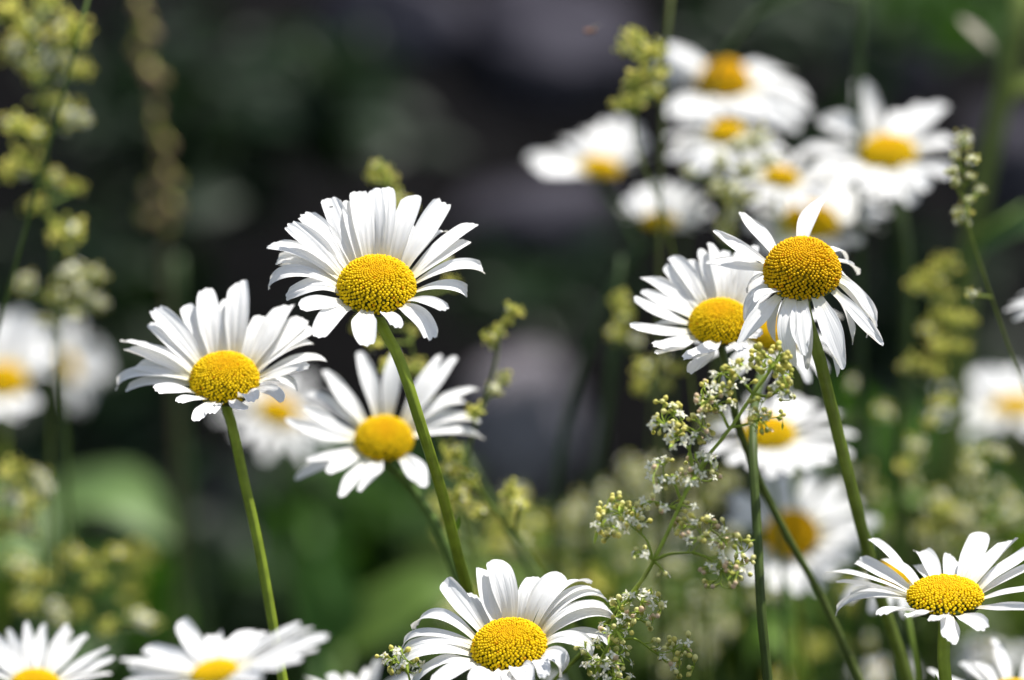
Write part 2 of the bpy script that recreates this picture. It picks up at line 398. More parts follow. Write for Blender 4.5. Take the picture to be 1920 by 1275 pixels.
boulder('dim rock at the bottom of the bank beneath the left hand daisy', 430, 930, 2.3, 90, 80, 8)
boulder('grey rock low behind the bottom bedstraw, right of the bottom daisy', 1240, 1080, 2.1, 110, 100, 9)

# ------------------------------------------------------------------ leafy ground cover (nobody could count it)
def leaf_mass(name, regions, seed, col, size=(.02, .045), m=M_LEAF):
    rg = np.random.default_rng(seed); mb = MB()
    for (x, y, d, rx, ry, rd, cnt, c) in regions:
        for _ in range(cnt):
            q = rg.normal(0, .45, 3); p = P(x + rx * q[0], y + ry * q[1], d + rd * q[2])
            L = rg.uniform(*size); dr = unit(rg.normal(0, 1, 3) * np.array([1, 1, .5]) + np.array([0, -.4, .3]))
            pp = np.array([p, p + dr * L * .5 + [0, 0, L * .08], p + dr * L - [0, 0, L * .06]])
            b = blade(smooth_path(pp, 4), L * rg.uniform(.35, .6), np.array(c) * rg.uniform(.6, 1.3), nrm=unit(rg.normal(0, .5, 3) + [0, -.4, .8]), nc=3)
            mb.add(b.v[0], b.f, b.c[0])
    o = mb.obj(name, m, smooth=True); return o
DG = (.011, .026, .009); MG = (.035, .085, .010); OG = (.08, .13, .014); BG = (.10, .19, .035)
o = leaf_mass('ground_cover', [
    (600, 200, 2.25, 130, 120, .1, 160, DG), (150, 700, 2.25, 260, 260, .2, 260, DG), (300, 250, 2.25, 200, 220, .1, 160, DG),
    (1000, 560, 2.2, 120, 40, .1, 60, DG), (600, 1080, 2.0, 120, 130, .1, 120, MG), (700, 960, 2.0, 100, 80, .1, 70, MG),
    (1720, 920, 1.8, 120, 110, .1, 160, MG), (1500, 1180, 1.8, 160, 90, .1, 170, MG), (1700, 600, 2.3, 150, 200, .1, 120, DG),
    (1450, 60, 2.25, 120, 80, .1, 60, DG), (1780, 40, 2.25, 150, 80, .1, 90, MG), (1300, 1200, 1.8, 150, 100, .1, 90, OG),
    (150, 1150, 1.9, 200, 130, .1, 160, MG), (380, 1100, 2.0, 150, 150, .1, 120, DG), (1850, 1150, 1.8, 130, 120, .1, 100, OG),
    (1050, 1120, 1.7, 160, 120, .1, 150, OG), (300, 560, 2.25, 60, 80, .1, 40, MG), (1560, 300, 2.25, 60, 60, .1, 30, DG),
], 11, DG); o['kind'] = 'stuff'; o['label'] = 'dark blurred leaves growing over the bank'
# low meadow undergrowth
rg = np.random.default_rng(5); mb = MB()
for _ in range(2200):
    y = rg.uniform(1.15, 2.1); x = rg.uniform(-.45, .45) * (y / 1.3); h = rg.uniform(.12, .34)
    lx, ly = rg.normal(0, .06, 2); pth = smooth_path([(x, y, 0), (x + lx * .4, y + ly * .4, h * .6), (x + lx * 1.5, y + ly * 1.5, h)], 5)
    b = blade(pth, rg.uniform(.003, .012), np.array(MG) * rg.uniform(.6, 1.6), nc=3); mb.add(b.v[0], b.f, b.c[0])
o = mb.obj('grass', M_LEAF); o['kind'] = 'stuff'

# ------------------------------------------------------------------ broad leaved plants
def broadleaf(label, leaves, d, col, root_px):
    b = to_ground([P(*root_px, d), P(root_px[0] + 5, root_px[1] + 100, d)]); base = b[-1].copy(); base[2] = 0
    root = thing('broadleaf_plant', label, 'leafy plant', base, 'broad leaved plants behind the daisies')
    mb = MB(); tube(mb, smooth_path(b, 16), .003, np.array(col) * .8, 8); mb.obj('stem', M_STEM, root, base)
    for (pts, w_, nr) in leaves:
        pp = [P(*root_px, d)] + [P(a, c_, d + e) for a, c_, e in pts]
        blade(smooth_path(pp, 22), w_ * K * d, col, nrm=nr, nc=7, serr=.03).obj('leaf', M_LEAF, root, base)
broadleaf('broad bright green blurred leaf at the lower left, above the bedstraw tufts',
          [([(120, 960, .02), (230, 930, 0), (340, 1030, -.01)], 140, (0, -.6, .8)), ([(-60, 1000, 0), (-10, 930, 0), (30, 980, 0)], 110, (0, -.5, .9))], 1.62, (.16, .25, .08), (60, 1040))
broadleaf('broad bright green blurred leaf just left of the bottom daisy',
          [([(730, 1150, 0), (800, 1110, 0), (900, 1120, 0)], 120, (0, -.6, .8)), ([(640, 1170, .03), (690, 1130, .03), (760, 1080, .03)], 90, (0, -.4, .9))], 1.5, (.12, .20, .035), (640, 1220))
broadleaf('upright dark green blurred leaves between the left daisy stem and the spiky daisy',
          [([(590, 1150, 0), (570, 1080, 0), (580, 1010, 0)], 70, (0, -1, .3)), ([(650, 1150, 0), (620, 1050, 0), (640, 960, 0)], 60, (.2, -1, .3))], 1.5, (.07, .16, .03), (600, 1240))
broadleaf('dark green blurred leaf slanting across the right edge below the upper daisy clump',
          [([(1990, 410, 0), (1900, 420, 0), (1790, 500, 0)], 55, (0, -.8, .5))], 1.3, (.035, .085, .02), (2060, 480))
broadleaf('yellow green blurred leaves low at the right, under the two blurred daisies',
          [([(1560, 1180, 0), (1600, 1130, 0), (1650, 1200, 0)], 60, (0, -.8, .6)), ([(1500, 1230, 0), (1440, 1190, 0), (1400, 1250, 0)], 70, (0, -.6, .8)), ([(1640, 980, 0), (1700, 930, 0), (1770, 960, 0)], 90, (0, -.6, .8))], 1.35, (.10, .18, .02), (1530, 1290))

# ------------------------------------------------------------------ hero daisies
ZA = (480, 320, 3.5417)
daisy('tallest central daisy, sharp and wide open, tiny black speck on one upper petal', 706, 540, .988, 73, .60, 91, 'dome', z=ZA, petals=[
    ((560, 690), (400, 505), (210, 345), 112), ((600, 610), (470, 440), (300, 285), 120), ((640, 570), (560, 380), (490, 180), 120),
    ((690, 540), (655, 370), (635, 200), 128), ((730, 520), (700, 300), (670, 140), 110), ((800, 530), (790, 320), (770, 122), 130),
    ((860, 520), (870, 300), (860, 110), 105), ((920, 550), (985, 370), (1045, 160), 125), ((1010, 600), (1150, 390), (1248, 205), 120),
    ((970, 570), (1030, 470), (1075, 395), 90), ((1000, 590), (1130, 470), (1250, 405), 70), ((1050, 680), (1270, 480), (1455, 350), 112),
    ((1050, 720), (1250, 565), (1405, 460), 95), ((1050, 790), (1330, 640), (1510, 670), 100), ((1020, 855), (1290, 765), (1400, 815), 85),
    ((990, 890), (1160, 860), (1255, 930), 78), ((920, 920), (1090, 960), (1150, 1130), 125), ((830, 920), (900, 965), (925, 1040), 105),
    ((740, 925), (710, 1030), (740, 1165), 130), ((640, 930), (480, 970), (420, 1110), 115), ((600, 880), (430, 885), (300, 920), 105),
    ((560, 830), (350, 770), (200, 840), 110), ((540, 800), (200, 660), (90, 785), 95), ((540, 760), (340, 650), (185, 610), 115),
    ((550, 710), (300, 540), (90, 490), 115), ((540, 740), (270, 600), (140, 605), 80)],
    stem=[(745, 665), (790, 800), (830, 930, 1.0), (858, 1040, 1.012), (885, 1140, 1.025)], sw=21, seed=1, pri=(.35, -.9, 1.9), leaf=[(.105, .0045, 1.0, .0014)])
ZB = (200, 510, 4.25)
daisy('left sharp daisy, its petals cupped upwards, lower than the tallest one', 421, 714, 1.009, 65, .60, 93, 'dome', z=ZB, petals=[
    ((690, 800), (390, 610), (145, 545), 125), ((680, 830), (400, 700), (150, 610), 115), ((720, 770), (520, 560), (340, 410), 130),
    ((760, 720), (560, 480), (370, 290), 135), ((830, 680), (720, 480), (610, 270), 130), ((890, 650), (810, 400), (785, 125), 155),
    ((970, 640), (950, 400), (950, 210), 90), ((1050, 660), (1050, 350), (1045, 80), 155), ((1130, 690), (1170, 520), (1245, 350), 120),
    ((1190, 740), (1320, 470), (1450, 265), 155), ((1210, 770), (1400, 520), (1575, 370), 135), ((1220, 800), (1440, 570), (1640, 450), 115),
    ((1230, 810), (1430, 620), (1630, 560), 100), ((1230, 850), (1500, 715), (1745, 700), 110), ((1210, 890), (1420, 800), (1605, 770), 100),
    ((1200, 920), (1400, 860), (1515, 925), 85), ((1180, 950), (1320, 930), (1405, 1030), 80), ((1080, 960), (1120, 970), (1170, 1040), 120),
    ((980, 1020), (1040, 1060), (1100, 1100), 90), ((880, 1030), (770, 1090), (740, 1185), 115), ((930, 1030), (850, 1070), (820, 1130), 100),
    ((800, 1010), (680, 1020), (570, 1040), 100), ((740, 960), (540, 930), (390, 945), 120), ((700, 900), (370, 880), (150, 945), 110),
    ((690, 860), (230, 800), (85, 935), 95), ((690, 870), (420, 800), (225, 755), 120)],
    stem=[(436, 800), (455, 890), (482, 1010), (514, 1185), (530, 1275)], sw=19, seed=2, pri=(.5, -.7, 2.1), leaf=None)
ZC = (520, 640, 3.983)
daisy('slightly blurred spiky daisy low behind the stem of the tallest one', 720, 825, 1.058, 55, .68, 88, 'mid', z=ZC, petals=[
    ((750, 490), (680, 280), (615, 80), 100), ((850, 500), (850, 280), (890, 60), 120), ((980, 500), (1090, 290), (1210, 100), 80),
    ((1020, 520), (1190, 300), (1335, 110), 100), ((1040, 560), (1280, 420), (1500, 355), 80), ((1040, 620), (1280, 555), (1515, 600), 90),
    ((1040, 670), (1300, 670), (1545, 730), 105), ((900, 800), (1030, 950), (1105, 1090), 130), ((780, 830), (700, 980), (620, 1125), 130),
    ((690, 850), (560, 1020), (475, 1165), 90), ((630, 820), (500, 900), (370, 980), 110), ((610, 800), (330, 920), (130, 1030), 85),
    ((600, 780), (400, 870), (215, 890), 80), ((580, 740), (300, 700), (55, 575), 105), ((590, 690), (380, 610), (180, 490), 100),
    ((640, 580), (480, 400), (345, 215), 115), ((620, 610), (400, 470), (230, 390), 85), ((1030, 600), (1240, 480), (1400, 450), 70)],
    stem=[(760, 900), (815, 980), (850, 1060), (880, 1170)], sw=20, seed=3, pri=(.25, -.3, 2.3), stemdepth=1.07, stemcol=(.09, .15, .03), point=.35)
ZD = (1160, 350, 3.446)
daisy('right hand sharp daisy with a high golden dome and petals hanging down', 1504, 512, .989, 72, .62, 90, 'ripe', z=ZD, petals=[
    ((1140, 340), (1215, 200), (1350, 50), 92), ((1165, 330), (1172, 280), (1185, 222), 34), ((1000, 400), (900, 290), (795, 165), 100),
    ((940, 500), (780, 400), (615, 280), 82), ((930, 530), (740, 490), (562, 490), 95), ((1400, 430), (1480, 490), (1542, 570), 85),
    ((1330, 360), (1420, 400), (1480, 480), 65), ((1400, 590), (1570, 720), (1665, 925), 120), ((1370, 650), (1540, 850), (1710, 1030), 95),
    ((1270, 700), (1370, 930), (1458, 1180), 135), ((1320, 700), (1380, 1000), (1420, 1220), 75), ((1170, 720), (1175, 890), (1207, 1090), 110),
    ((1200, 720), (1215, 950), (1215, 1185), 65), ((1080, 720), (1095, 900), (1150, 1165), 105), ((1030, 720), (900, 850), (775, 1015), 105),
    ((960, 650), (850, 740), (818, 885), 120), ((940, 580), (870, 600), (838, 690), 55), ((1000, 750), (1000, 880), (1012, 1003), 62),
    ((1040, 690), (940, 685), (885, 745), 75), ((1400, 660), (1490, 850), (1510, 1010), 90), ((1410, 600), (1570, 800), (1600, 975), 70),
    ((1430, 520), (1520, 640), (1560, 760), 80), ((1100, 720), (1050, 880), (1130, 1050), 60)],
    stem=[(1536, 670), (1553, 740, 1.0), (1585, 870, 1.01), (1622, 1015, 1.025), (1648, 1110, 1.035), (1700, 1270, 1.05)], sw=22, seed=4, pri=(-.3, -.8, 2.0), point=.5, stemcol=(.17, .23, .035))
daisy('sharp daisy half hidden on the left of the one with hanging petals', 1350, 608, 1.014, 58, .60, 92, 'dome', z=ZD, petals=[
    ((690, 710), (650, 540), (590, 362), 85), ((650, 720), (590, 560), (515, 405), 80), ((570, 730), (450, 570), (330, 455), 85),
    ((610, 720), (540, 590), (465, 470), 75), ((540, 750), (420, 640), (295, 515), 90), ((500, 790), (330, 680), (160, 585), 90),
    ((480, 840), (310, 750), (145, 670), 82), ((470, 890), (280, 820), (98, 710), 88), ((470, 900), (340, 890), (235, 885), 65),
    ((470, 950), (270, 940), (75, 905), 88), ((500, 985), (360, 1020), (222, 1030), 110), ((520, 1000), (350, 1050), (250, 1080), 90),
    ((680, 1000), (560, 1060), (415, 1118), 105), ((620, 1010), (540, 1130), (470, 1210), 100), ((740, 990), (770, 1020), (800, 1060), 85),
    ((700, 700), (690, 560), (695, 415), 75), ((730, 705), (750, 560), (795, 395), 90), ((770, 715), (820, 560), (880, 375), 90),
    ((800, 760), (880, 620), (960, 480), 90), ((810, 800), (900, 730), (985, 650), 80), ((800, 940), (860, 950), (910, 970), 80)],
    stem=[(1365, 700), (1382, 790, 1.02), (1405, 855, 1.028), (1435, 925, 1.035), (1480, 1012, 1.04), (1530, 1100, 1.045), (1605, 1260, 1.05)], sw=14, seed=5, pri=(.3, -.35, 2.2), point=.2, stemcol=(.10, .135, .03))
daisy('daisy tucked under the hanging petals, only a slice of yellow disc showing', 1452, 628, 1.05, 48, .55, 80, 'mid',
      auto=(20, .05, -1.1, 2.4), stem=[(1422, 720, 1.035), (1412, 850, 1.012), (1420, 1000, 1.005), (1428, 1150, 1.0), (1440, 1275, 1.0)], sw=16, seed=6, hi=True, W=.5, stemcol=(.06, .09, .018))
ZE = (700, 1030, 4.0)
daisy('large sharp daisy at the bottom, its right petals arching over like ribs', 955, 1215, .982, 71, .58, 97, 'mid', z=ZE, petals=[
    ((830, 610), (660, 430), (530, 235), 120), ((880, 590), (800, 470), (750, 330), 110), ((960, 540), (880, 370), (850, 150), 150),
    ((1060, 530), (985, 300), (915, 72), 155), ((1130, 530), (1130, 350), (1220, 205), 110), ((1190, 540), (1250, 300), (1455, 225), 100),
    ((1240, 550), (1390, 300), (1640, 262), 90), ((1265, 570), (1440, 330), (1705, 345), 60), ((1280, 590), (1480, 360), (1765, 400), 80),
    ((1300, 620), (1540, 405), (1800, 500), 85), ((1310, 660), (1560, 490), (1790, 515), 90), ((1300, 700), (1610, 620), (1778, 775), 95),
    ((1290, 740), (1480, 650), (1645, 795), 120), ((1240, 770), (1350, 800), (1390, 945), 145), ((1170, 800), (1240, 840), (1290, 965), 110),
    ((1070, 880), (1120, 910), (1160, 1010), 135), ((970, 905), (970, 960), (960, 1050), 145), ((880, 910), (830, 950), (770, 1040), 145),
    ((800, 910), (600, 930), (450, 1020), 120), ((780, 880), (460, 870), (290, 990), 135), ((750, 830), (400, 740), (175, 885), 135),
    ((740, 750), (400, 690), (215, 775), 85), ((745, 690), (400, 620), (222, 745), 85), ((760, 640), (490, 500), (315, 595), 115),
    ((1020, 900), (1040, 960), (1060, 1040), 120)],
    stem=[(960, 1330), (985, 1480)], sw=22, seed=7, pri=(.6, -1.5, 2.1))
ZF = (1540, 980, 4.321)
daisy('sharp flat topped daisy at the lower right corner seen nearly from the side', 1772, 1120, .987, 71, .40, 90, 'flat', z=ZF, petals=[
    ((700, 590), (330, 430), (70, 400), 95), ((690, 600), (360, 500), (105, 480), 60), ((720, 530), (470, 390), (290, 305), 110),
    ((760, 460), (560, 270), (390, 132), 90), ((800, 450), (640, 350), (505, 295), 100), ((930, 410), (890, 320), (780, 238), 115),
    ((870, 430), (830, 380), (770, 345), 80), ((1050, 420), (1050, 340), (1060, 270), 125), ((1130, 430), (1230, 260), (1300, 75), 160),
    ((1220, 460), (1400, 290), (1560, 135), 160), ((1270, 520), (1480, 370), (1725, 215), 115), ((1300, 560), (1520, 440), (1765, 345), 100),
    ((1310, 620), (1540, 560), (1765, 515), 90), ((1240, 690), (1480, 690), (1720, 690), 70), ((1080, 730), (1220, 790), (1325, 875), 140),
    ((1050, 740), (1040, 850), (1030, 955), 140), ((1020, 740), (960, 775), (905, 790), 115), ((850, 690), (620, 690), (480, 750), 130),
    ((920, 720), (780, 740), (695, 765), 100), ((720, 640), (250, 620), (125, 745), 95), ((710, 620), (400, 570), (225, 620), 120)],
    stem=[(1769, 1230), (1776, 1300), (1782, 1400)], sw=22, seed=8, pri=(.1, -.3, 2.1), leaf=[(.038, .0045, 2.6, .0008)])

# ------------------------------------------------------------------ softer daisies
daisy('nearly hidden daisy behind the flat topped one, only its orange rim showing', 1668, 1085, 1.06, 40, .3, 80, 'mid', auto=(14, -.6, -.6, 1.7),
      stem=[(1680, 1180), (1700, 1300)], seed=21, sw=19, stemcol=(.05, .08, .02), hi=False)
daisy('cropped daisy in the bottom right corner with petals pointing up', 1900, 1318, 1.045, 60, .5, 92, 'mid', auto=(21, .3, -.4, 2.3), stem=[(1905, 1420)], seed=22, hi=True, point=.3)
daisy('blurred daisy with a bright yellow disc behind the bedstraw spray', 1440, 815, 1.11, 50, .5, 88, 'mid', petals=[
    (None, None, p, 30) for p in [(1320, 850), (1330, 810), (1365, 770), (1410, 745), (1470, 740), (1530, 755), (1580, 775), (1608, 815), (1600, 855), (1560, 868),
    (1520, 880), (1480, 890), (1450, 895), (1410, 880), (1370, 870), (1500, 745), (1545, 870)]], pri=(.1, -.3, 2.3), hi=False, seed=23, stem=[(1455, 930), (1470, 1200)], stemcol=(.09, .14, .03))
daisy('blurred daisy facing the viewer with a brownish disc, lowest of the right hand pair', 1485, 1005, 1.145, 50, .82, 95, 'ripe', petals=[
    (None, None, p, 33) for p in [(1370, 930), (1365, 975), (1430, 890), (1480, 880), (1530, 885), (1580, 905), (1615, 940), (1650, 975), (1635, 1020), (1600, 1050),
    (1565, 1080), (1540, 1110), (1500, 1115), (1450, 1105), (1405, 1090), (1375, 1050), (1450, 885), (1620, 1000)]], pri=(.15, -.3, 2.4), hi=False, seed=24, stem=[(1500, 1150), (1520, 1300)])
daisy('soft daisy cropped by the bottom left corner, petals fanned upwards', 66, 1290, 1.04, 48, .5, 90, 'mid', petals=[
    (None, None, p, 26) for p in [(-15, 1185), (15, 1178), (48, 1165), (82, 1168), (128, 1168), (135, 1180), (165, 1190), (205, 1212), (215, 1235), (210, 1262), (-40, 1200), (-60, 1240), (-60, 1290), (200, 1300), (180, 1340), (120, 1370), (60, 1390), (0, 1370), (-40, 1330)]],
    pri=(.25, -.3, 2.6), hi=False, seed=25, stem=[(70, 1450)], point=.3)
daisy('blurred nearer daisy at the bottom left, tilted with its right petals rising', 402, 1262, .925, 44, .38, 105, 'flat', petals=[
    (None, None, p, 38) for p in [(225, 1235), (240, 1250), (270, 1215), (300, 1225), (335, 1165), (345, 1185), (405, 1190), (425, 1200), (470, 1180), (500, 1185), (560, 1165), (590, 1175), (620, 1190), (600, 1215), (570, 1235), (530, 1250), (490, 1275),
    (230, 1280), (300, 1310), (380, 1330), (450, 1320)]], pri=(.25, -.3, 3.2), hi=False, seed=26, stem=[(395, 1400)])
daisy('white petal tips cut by the bottom edge, left of the big bottom daisy', 668, 1325, 1.05, 45, .45, 90, 'mid', auto=(20, .35, -.3, 2.1), hi=False, seed=27, stem=[(668, 1450)])
daisy('blurred white daisy at the bottom edge, right of the big bottom one', 1085, 1335, 1.14, 45, .5, 85, 'mid', auto=(20, .15, -.4, 2.0), hi=False, seed=28, stem=[(1085, 1450)])
daisy('pale blurred daisy glimpsed behind the left one and the spiky one', 520, 775, 1.27, 40, .6, 70, 'mid', auto=(20, .15, -.3, 2.3), hi=False, seed=29, stem=[(530, 900), (560, 1250)], stemcol=(.05, .09, .02))
daisy('topmost blurred daisy of the upper right clump, domed with hanging petals', 1358, 158, 1.20, 50, .5, 90, 'ripe', petals=[
    (None, None, p, 38) for p in [(1240, 85), (1262, 110), (1480, 140), (1508, 175), (1520, 215), (1495, 245), (1455, 240), (1410, 222), (1370, 215), (1330, 218), (1285, 228), (1250, 215), (1235, 160), (1440, 125), (1228, 120), (1515, 190)]],
    pri=(-.1, -.7, 2.4), hi=False, seed=30, stem=[(1362, 280), (1360, 500), (1350, 900)], W=.6, stemcol=(.05, .09, .02))
daisy('blurred daisy directly below the topmost one of the upper right clump', 1362, 252, 1.165, 37, .42, 90, 'mid', auto=(20, -.1, -.5, 2.5), hi=False, seed=31, stem=[(1370, 400), (1390, 900)], W=.6, stemcol=(.05, .09, .02))
daisy('leftmost blurred daisy of the upper right clump', 1124, 318, 1.2, 38, .30, 82, 'mid', petals=[
    (None, None, p, 34) for p in [(985, 300), (1000, 315), (1025, 285), (1060, 262), (1100, 248), (1140, 228), (1170, 222), (1195, 232), (1213, 262), (1217, 292), (1200, 318), (1015, 325), (1040, 330), (1120, 240), (1060, 330)]],
    pri=(.2, -.4, 3.0), hi=False, seed=32, stem=[(1150, 380), (1190, 450), (1150, 700), (1115, 900)], sw=14, stemcol=(.03, .06, .015))
daisy('rightmost large blurred daisy of the upper clump, one petal straight up', 1665, 290, 1.155, 52, .5, 90, 'mid', petals=[
    (None, None, p, 40) for p in [(1612, 150), (1605, 165), (1560, 215), (1540, 225), (1690, 210), (1735, 200), (1772, 195), (1785, 290), (1780, 330), (1740, 355), (1710, 385), (1670, 375), (1620, 355), (1570, 350), (1530, 320), (1500, 285), (1790, 265), (1640, 370)]],
    pri=(.2, -.4, 2.5), hi=False, seed=33, stem=[(1690, 420), (1700, 560), (1690, 800)], sw=22, stemcol=(.035, .06, .015))
daisy('small blurred daisy under the leftmost of the upper clump, seen side on', 1238, 418, 1.17, 36, .30, 85, 'flat', petals=[
    (None, None, p, 32) for p in [(1168, 395), (1175, 370), (1195, 352), (1220, 344), (1250, 340), (1280, 343), (1305, 352), (1325, 370), (1335, 395), (1322, 418), (1300, 432), (1178, 412)]],
    pri=(.25, -.3, 2.3), hi=False, seed=34, stem=[(1200, 470), (1100, 660), (1045, 900), (1040, 1000)], sw=14, stemcol=(.03, .06, .015))
daisy('blurred daisy right behind the upright petal of the hanging petalled one', 1520, 420, 1.16, 54, .5, 80, 'mid', petals=[
    (None, None, p, 40) for p in [(1400, 430), (1405, 390), (1420, 350), (1460, 320), (1520, 310), (1580, 320), (1620, 355), (1665, 395), (1650, 430), (1610, 460), (1570, 475), (1520, 485), (1470, 480), (1430, 470), (1640, 370)]],
    pri=(.15, -.3, 2.4), hi=False, seed=35, stem=[(1540, 560), (1560, 900)], stemcol=(.04, .07, .02))
daisy('blurred daisy in the middle of the upper clump, mostly covered by its neighbours', 1464, 335, 1.15, 34, .4, 80, 'mid', auto=(20, .1, -.4, 2.3), hi=False, seed=36, stem=[(1480, 500), (1490, 900)], W=.6)
daisy('blurred daisy cut by the left edge with a yellow disc', 8, 715, 1.25, 42, .7, 85, 'mid', petals=[
    (None, None, p, 44) for p in [(-60, 600), (0, 590), (45, 580), (80, 600), (-110, 660), (-120, 720), (-90, 770), (-40, 790), (20, 780), (60, 765), (100, 700), (95, 650)]], pri=(.1, -.3, 2.6), hi=False, seed=37, stem=[(5, 900), (0, 1200)])
daisy('blurred daisy turned away at the left edge, no disc showing', 128, 690, 1.36, 26, .3, 20, 'flat', petals=[
    (None, None, p, 46) for p in [(115, 605), (150, 595), (185, 640), (205, 680), (190, 700), (155, 765), (130, 760), (100, 640)]], pri=(.1, -.2, 3.0), hi=False, seed=38, stem=[(110, 850), (95, 1100)], sw=16, stemcol=(.03, .05, .015))
daisy('blurred round daisy cut by the right edge, just its left half showing', 1900, 768, 1.27, 42, .42, 96, 'mid', auto=(24, .35, -.5, 3.0), hi=False, seed=39, stem=[(1900, 950), (1890, 1250)], W=.7)
daisy('tips of a soft daisy poking in at the right edge, above the round blurred one', 1992, 560, 1.07, 40, .5, 90, 'mid', auto=(18, .0, -.3, 1.9), hi=False, seed=40, stem=[(1985, 700), (1990, 1000)], point=.4)
daisy('very blurred daisy low behind the flat topped one in the corner', 1850, 1225, 1.27, 16, .3, 90, 'flat', auto=(20, .1, -.3, 5.0), hi=False, seed=41, stem=[(1850, 1400)], W=1.3)
daisy('very blurred small daisy by the bottom edge between the crossing stems', 1660, 1260, 1.25, 12, .3, 90, 'flat', auto=(18, .1, -.3, 4.6), hi=False, seed=42, stem=[(1660, 1400)], W=1.3)

# ------------------------------------------------------------------ bedstraw
YB = np.array([.78, .71, .20]); CB = np.array([.84, .80, .34]); PB = np.array([.78, .60, .40]); GB = np.array([.52, .53, .11]); WH = np.array([.92, .90, .74])
GS = np.array([.32, .42, .055])
def bud_part(mb, p, ax, r, col, rg, lo=False):
    A = unit(np.cross(ax, [.3, .2, .9])); B = np.cross(ax, A); sd = 5 if lo else 7
    prof = [(-1.5, .35), (-.6, .55), (.1, 1), (.8, .9), (1.3, .45)] if not lo else [(-1.2, .4), (0, 1), (1.2, .5)]
    ph = np.arange(sd) * 2 * math.pi / sd; V = []
    for z, q in prof: V += [p + ax * z * r + r * q * (math.cos(x) * A + math.sin(x) * B) for x in ph]
    V.append(p + ax * r * 1.55); n = len(prof)
    F = [(k * sd + j, k * sd + (j + 1) % sd, (k + 1) * sd + (j + 1) % sd, (k + 1) * sd + j) for k in range(n - 1) for j in range(sd)]
    F += [((n - 1) * sd + j, (n - 1) * sd + (j + 1) % sd, n * sd) for j in range(sd)]
    C = np.tile(col, (len(V), 1)); C[:sd * (1 if lo else 2)] = GB * .8
    mb.add(V, F, C)
def blossom_part(mb, p, ax, r, rg, lo=False):
    A = unit(np.cross(ax, [.3, .2, .9])); B = np.cross(ax, A); a0 = rg.uniform(0, 6.28); k = rg.uniform(-.1, .35)
    for q in range(4):
        a = a0 + q * math.pi / 2 + rg.normal(0, .08); D = math.cos(a) * A + math.sin(a) * B; E = -math.sin(a) * A + math.cos(a) * B
        V = [p + D * r * .08 - E * r * .12, p + D * r * .08 + E * r * .12, p + D * r * .5 + E * r * .30 + ax * r * k * .5, p + D * r * .5 - ax * r * .03 + ax * r * k * .5, p + D * r * .5 - E * r * .30 + ax * r * k * .5,
             p + D * r * 1.05 + ax * r * (k - .15)]
        mb.add(V, [(0, 1, 3), (1, 2, 3), (0, 3, 4), (2, 5, 3), (4, 3, 5)], WH)
        if not lo:
            b = a + math.pi / 4; D2 = math.cos(b) * A + math.sin(b) * B
            tube(mb, [p + D2 * r * .1, p + D2 * r * .35 + ax * r * .3], r * .035, WH * .9, 4); bud_part(mb, p + D2 * r * .37 + ax * r * .33, ax, r * .07, np.array([.6, .5, .15]), rg, True)
    bud_part(mb, p - ax * r * .15, ax, r * .16, GB * 1.1, rg, lo)
RB = np.random.default_rng(77)
BUDS = {}
for nm, c_ in (('y', YB), ('c', CB), ('p', PB), ('g', GB)):
    mb = MB(); bud_part(mb, np.zeros(3), np.array([0, 0, 1.]), 1.0, c_, RB); BUDS[nm] = mb.mesh('bud', M_BED)
BLOS = []
for i in range(4):
    mb = MB(); blossom_part(mb, np.zeros(3), np.array([0, 0, 1.]), 1.0, RB); BLOS.append(mb.mesh('blossom', M_BED))
def put(me, name, parent, org, p, ax, s):
    o = bpy.data.objects.new(name, me); COL.objects.link(o); o.parent = parent
    o.location = p - org; o.rotation_euler = Vector(ax).to_track_quat('Z', 'Y').to_euler(); o.rotation_euler.rotate_axis('Z', RB.uniform(0, 6.28)); o.scale = (s, s, s); return o

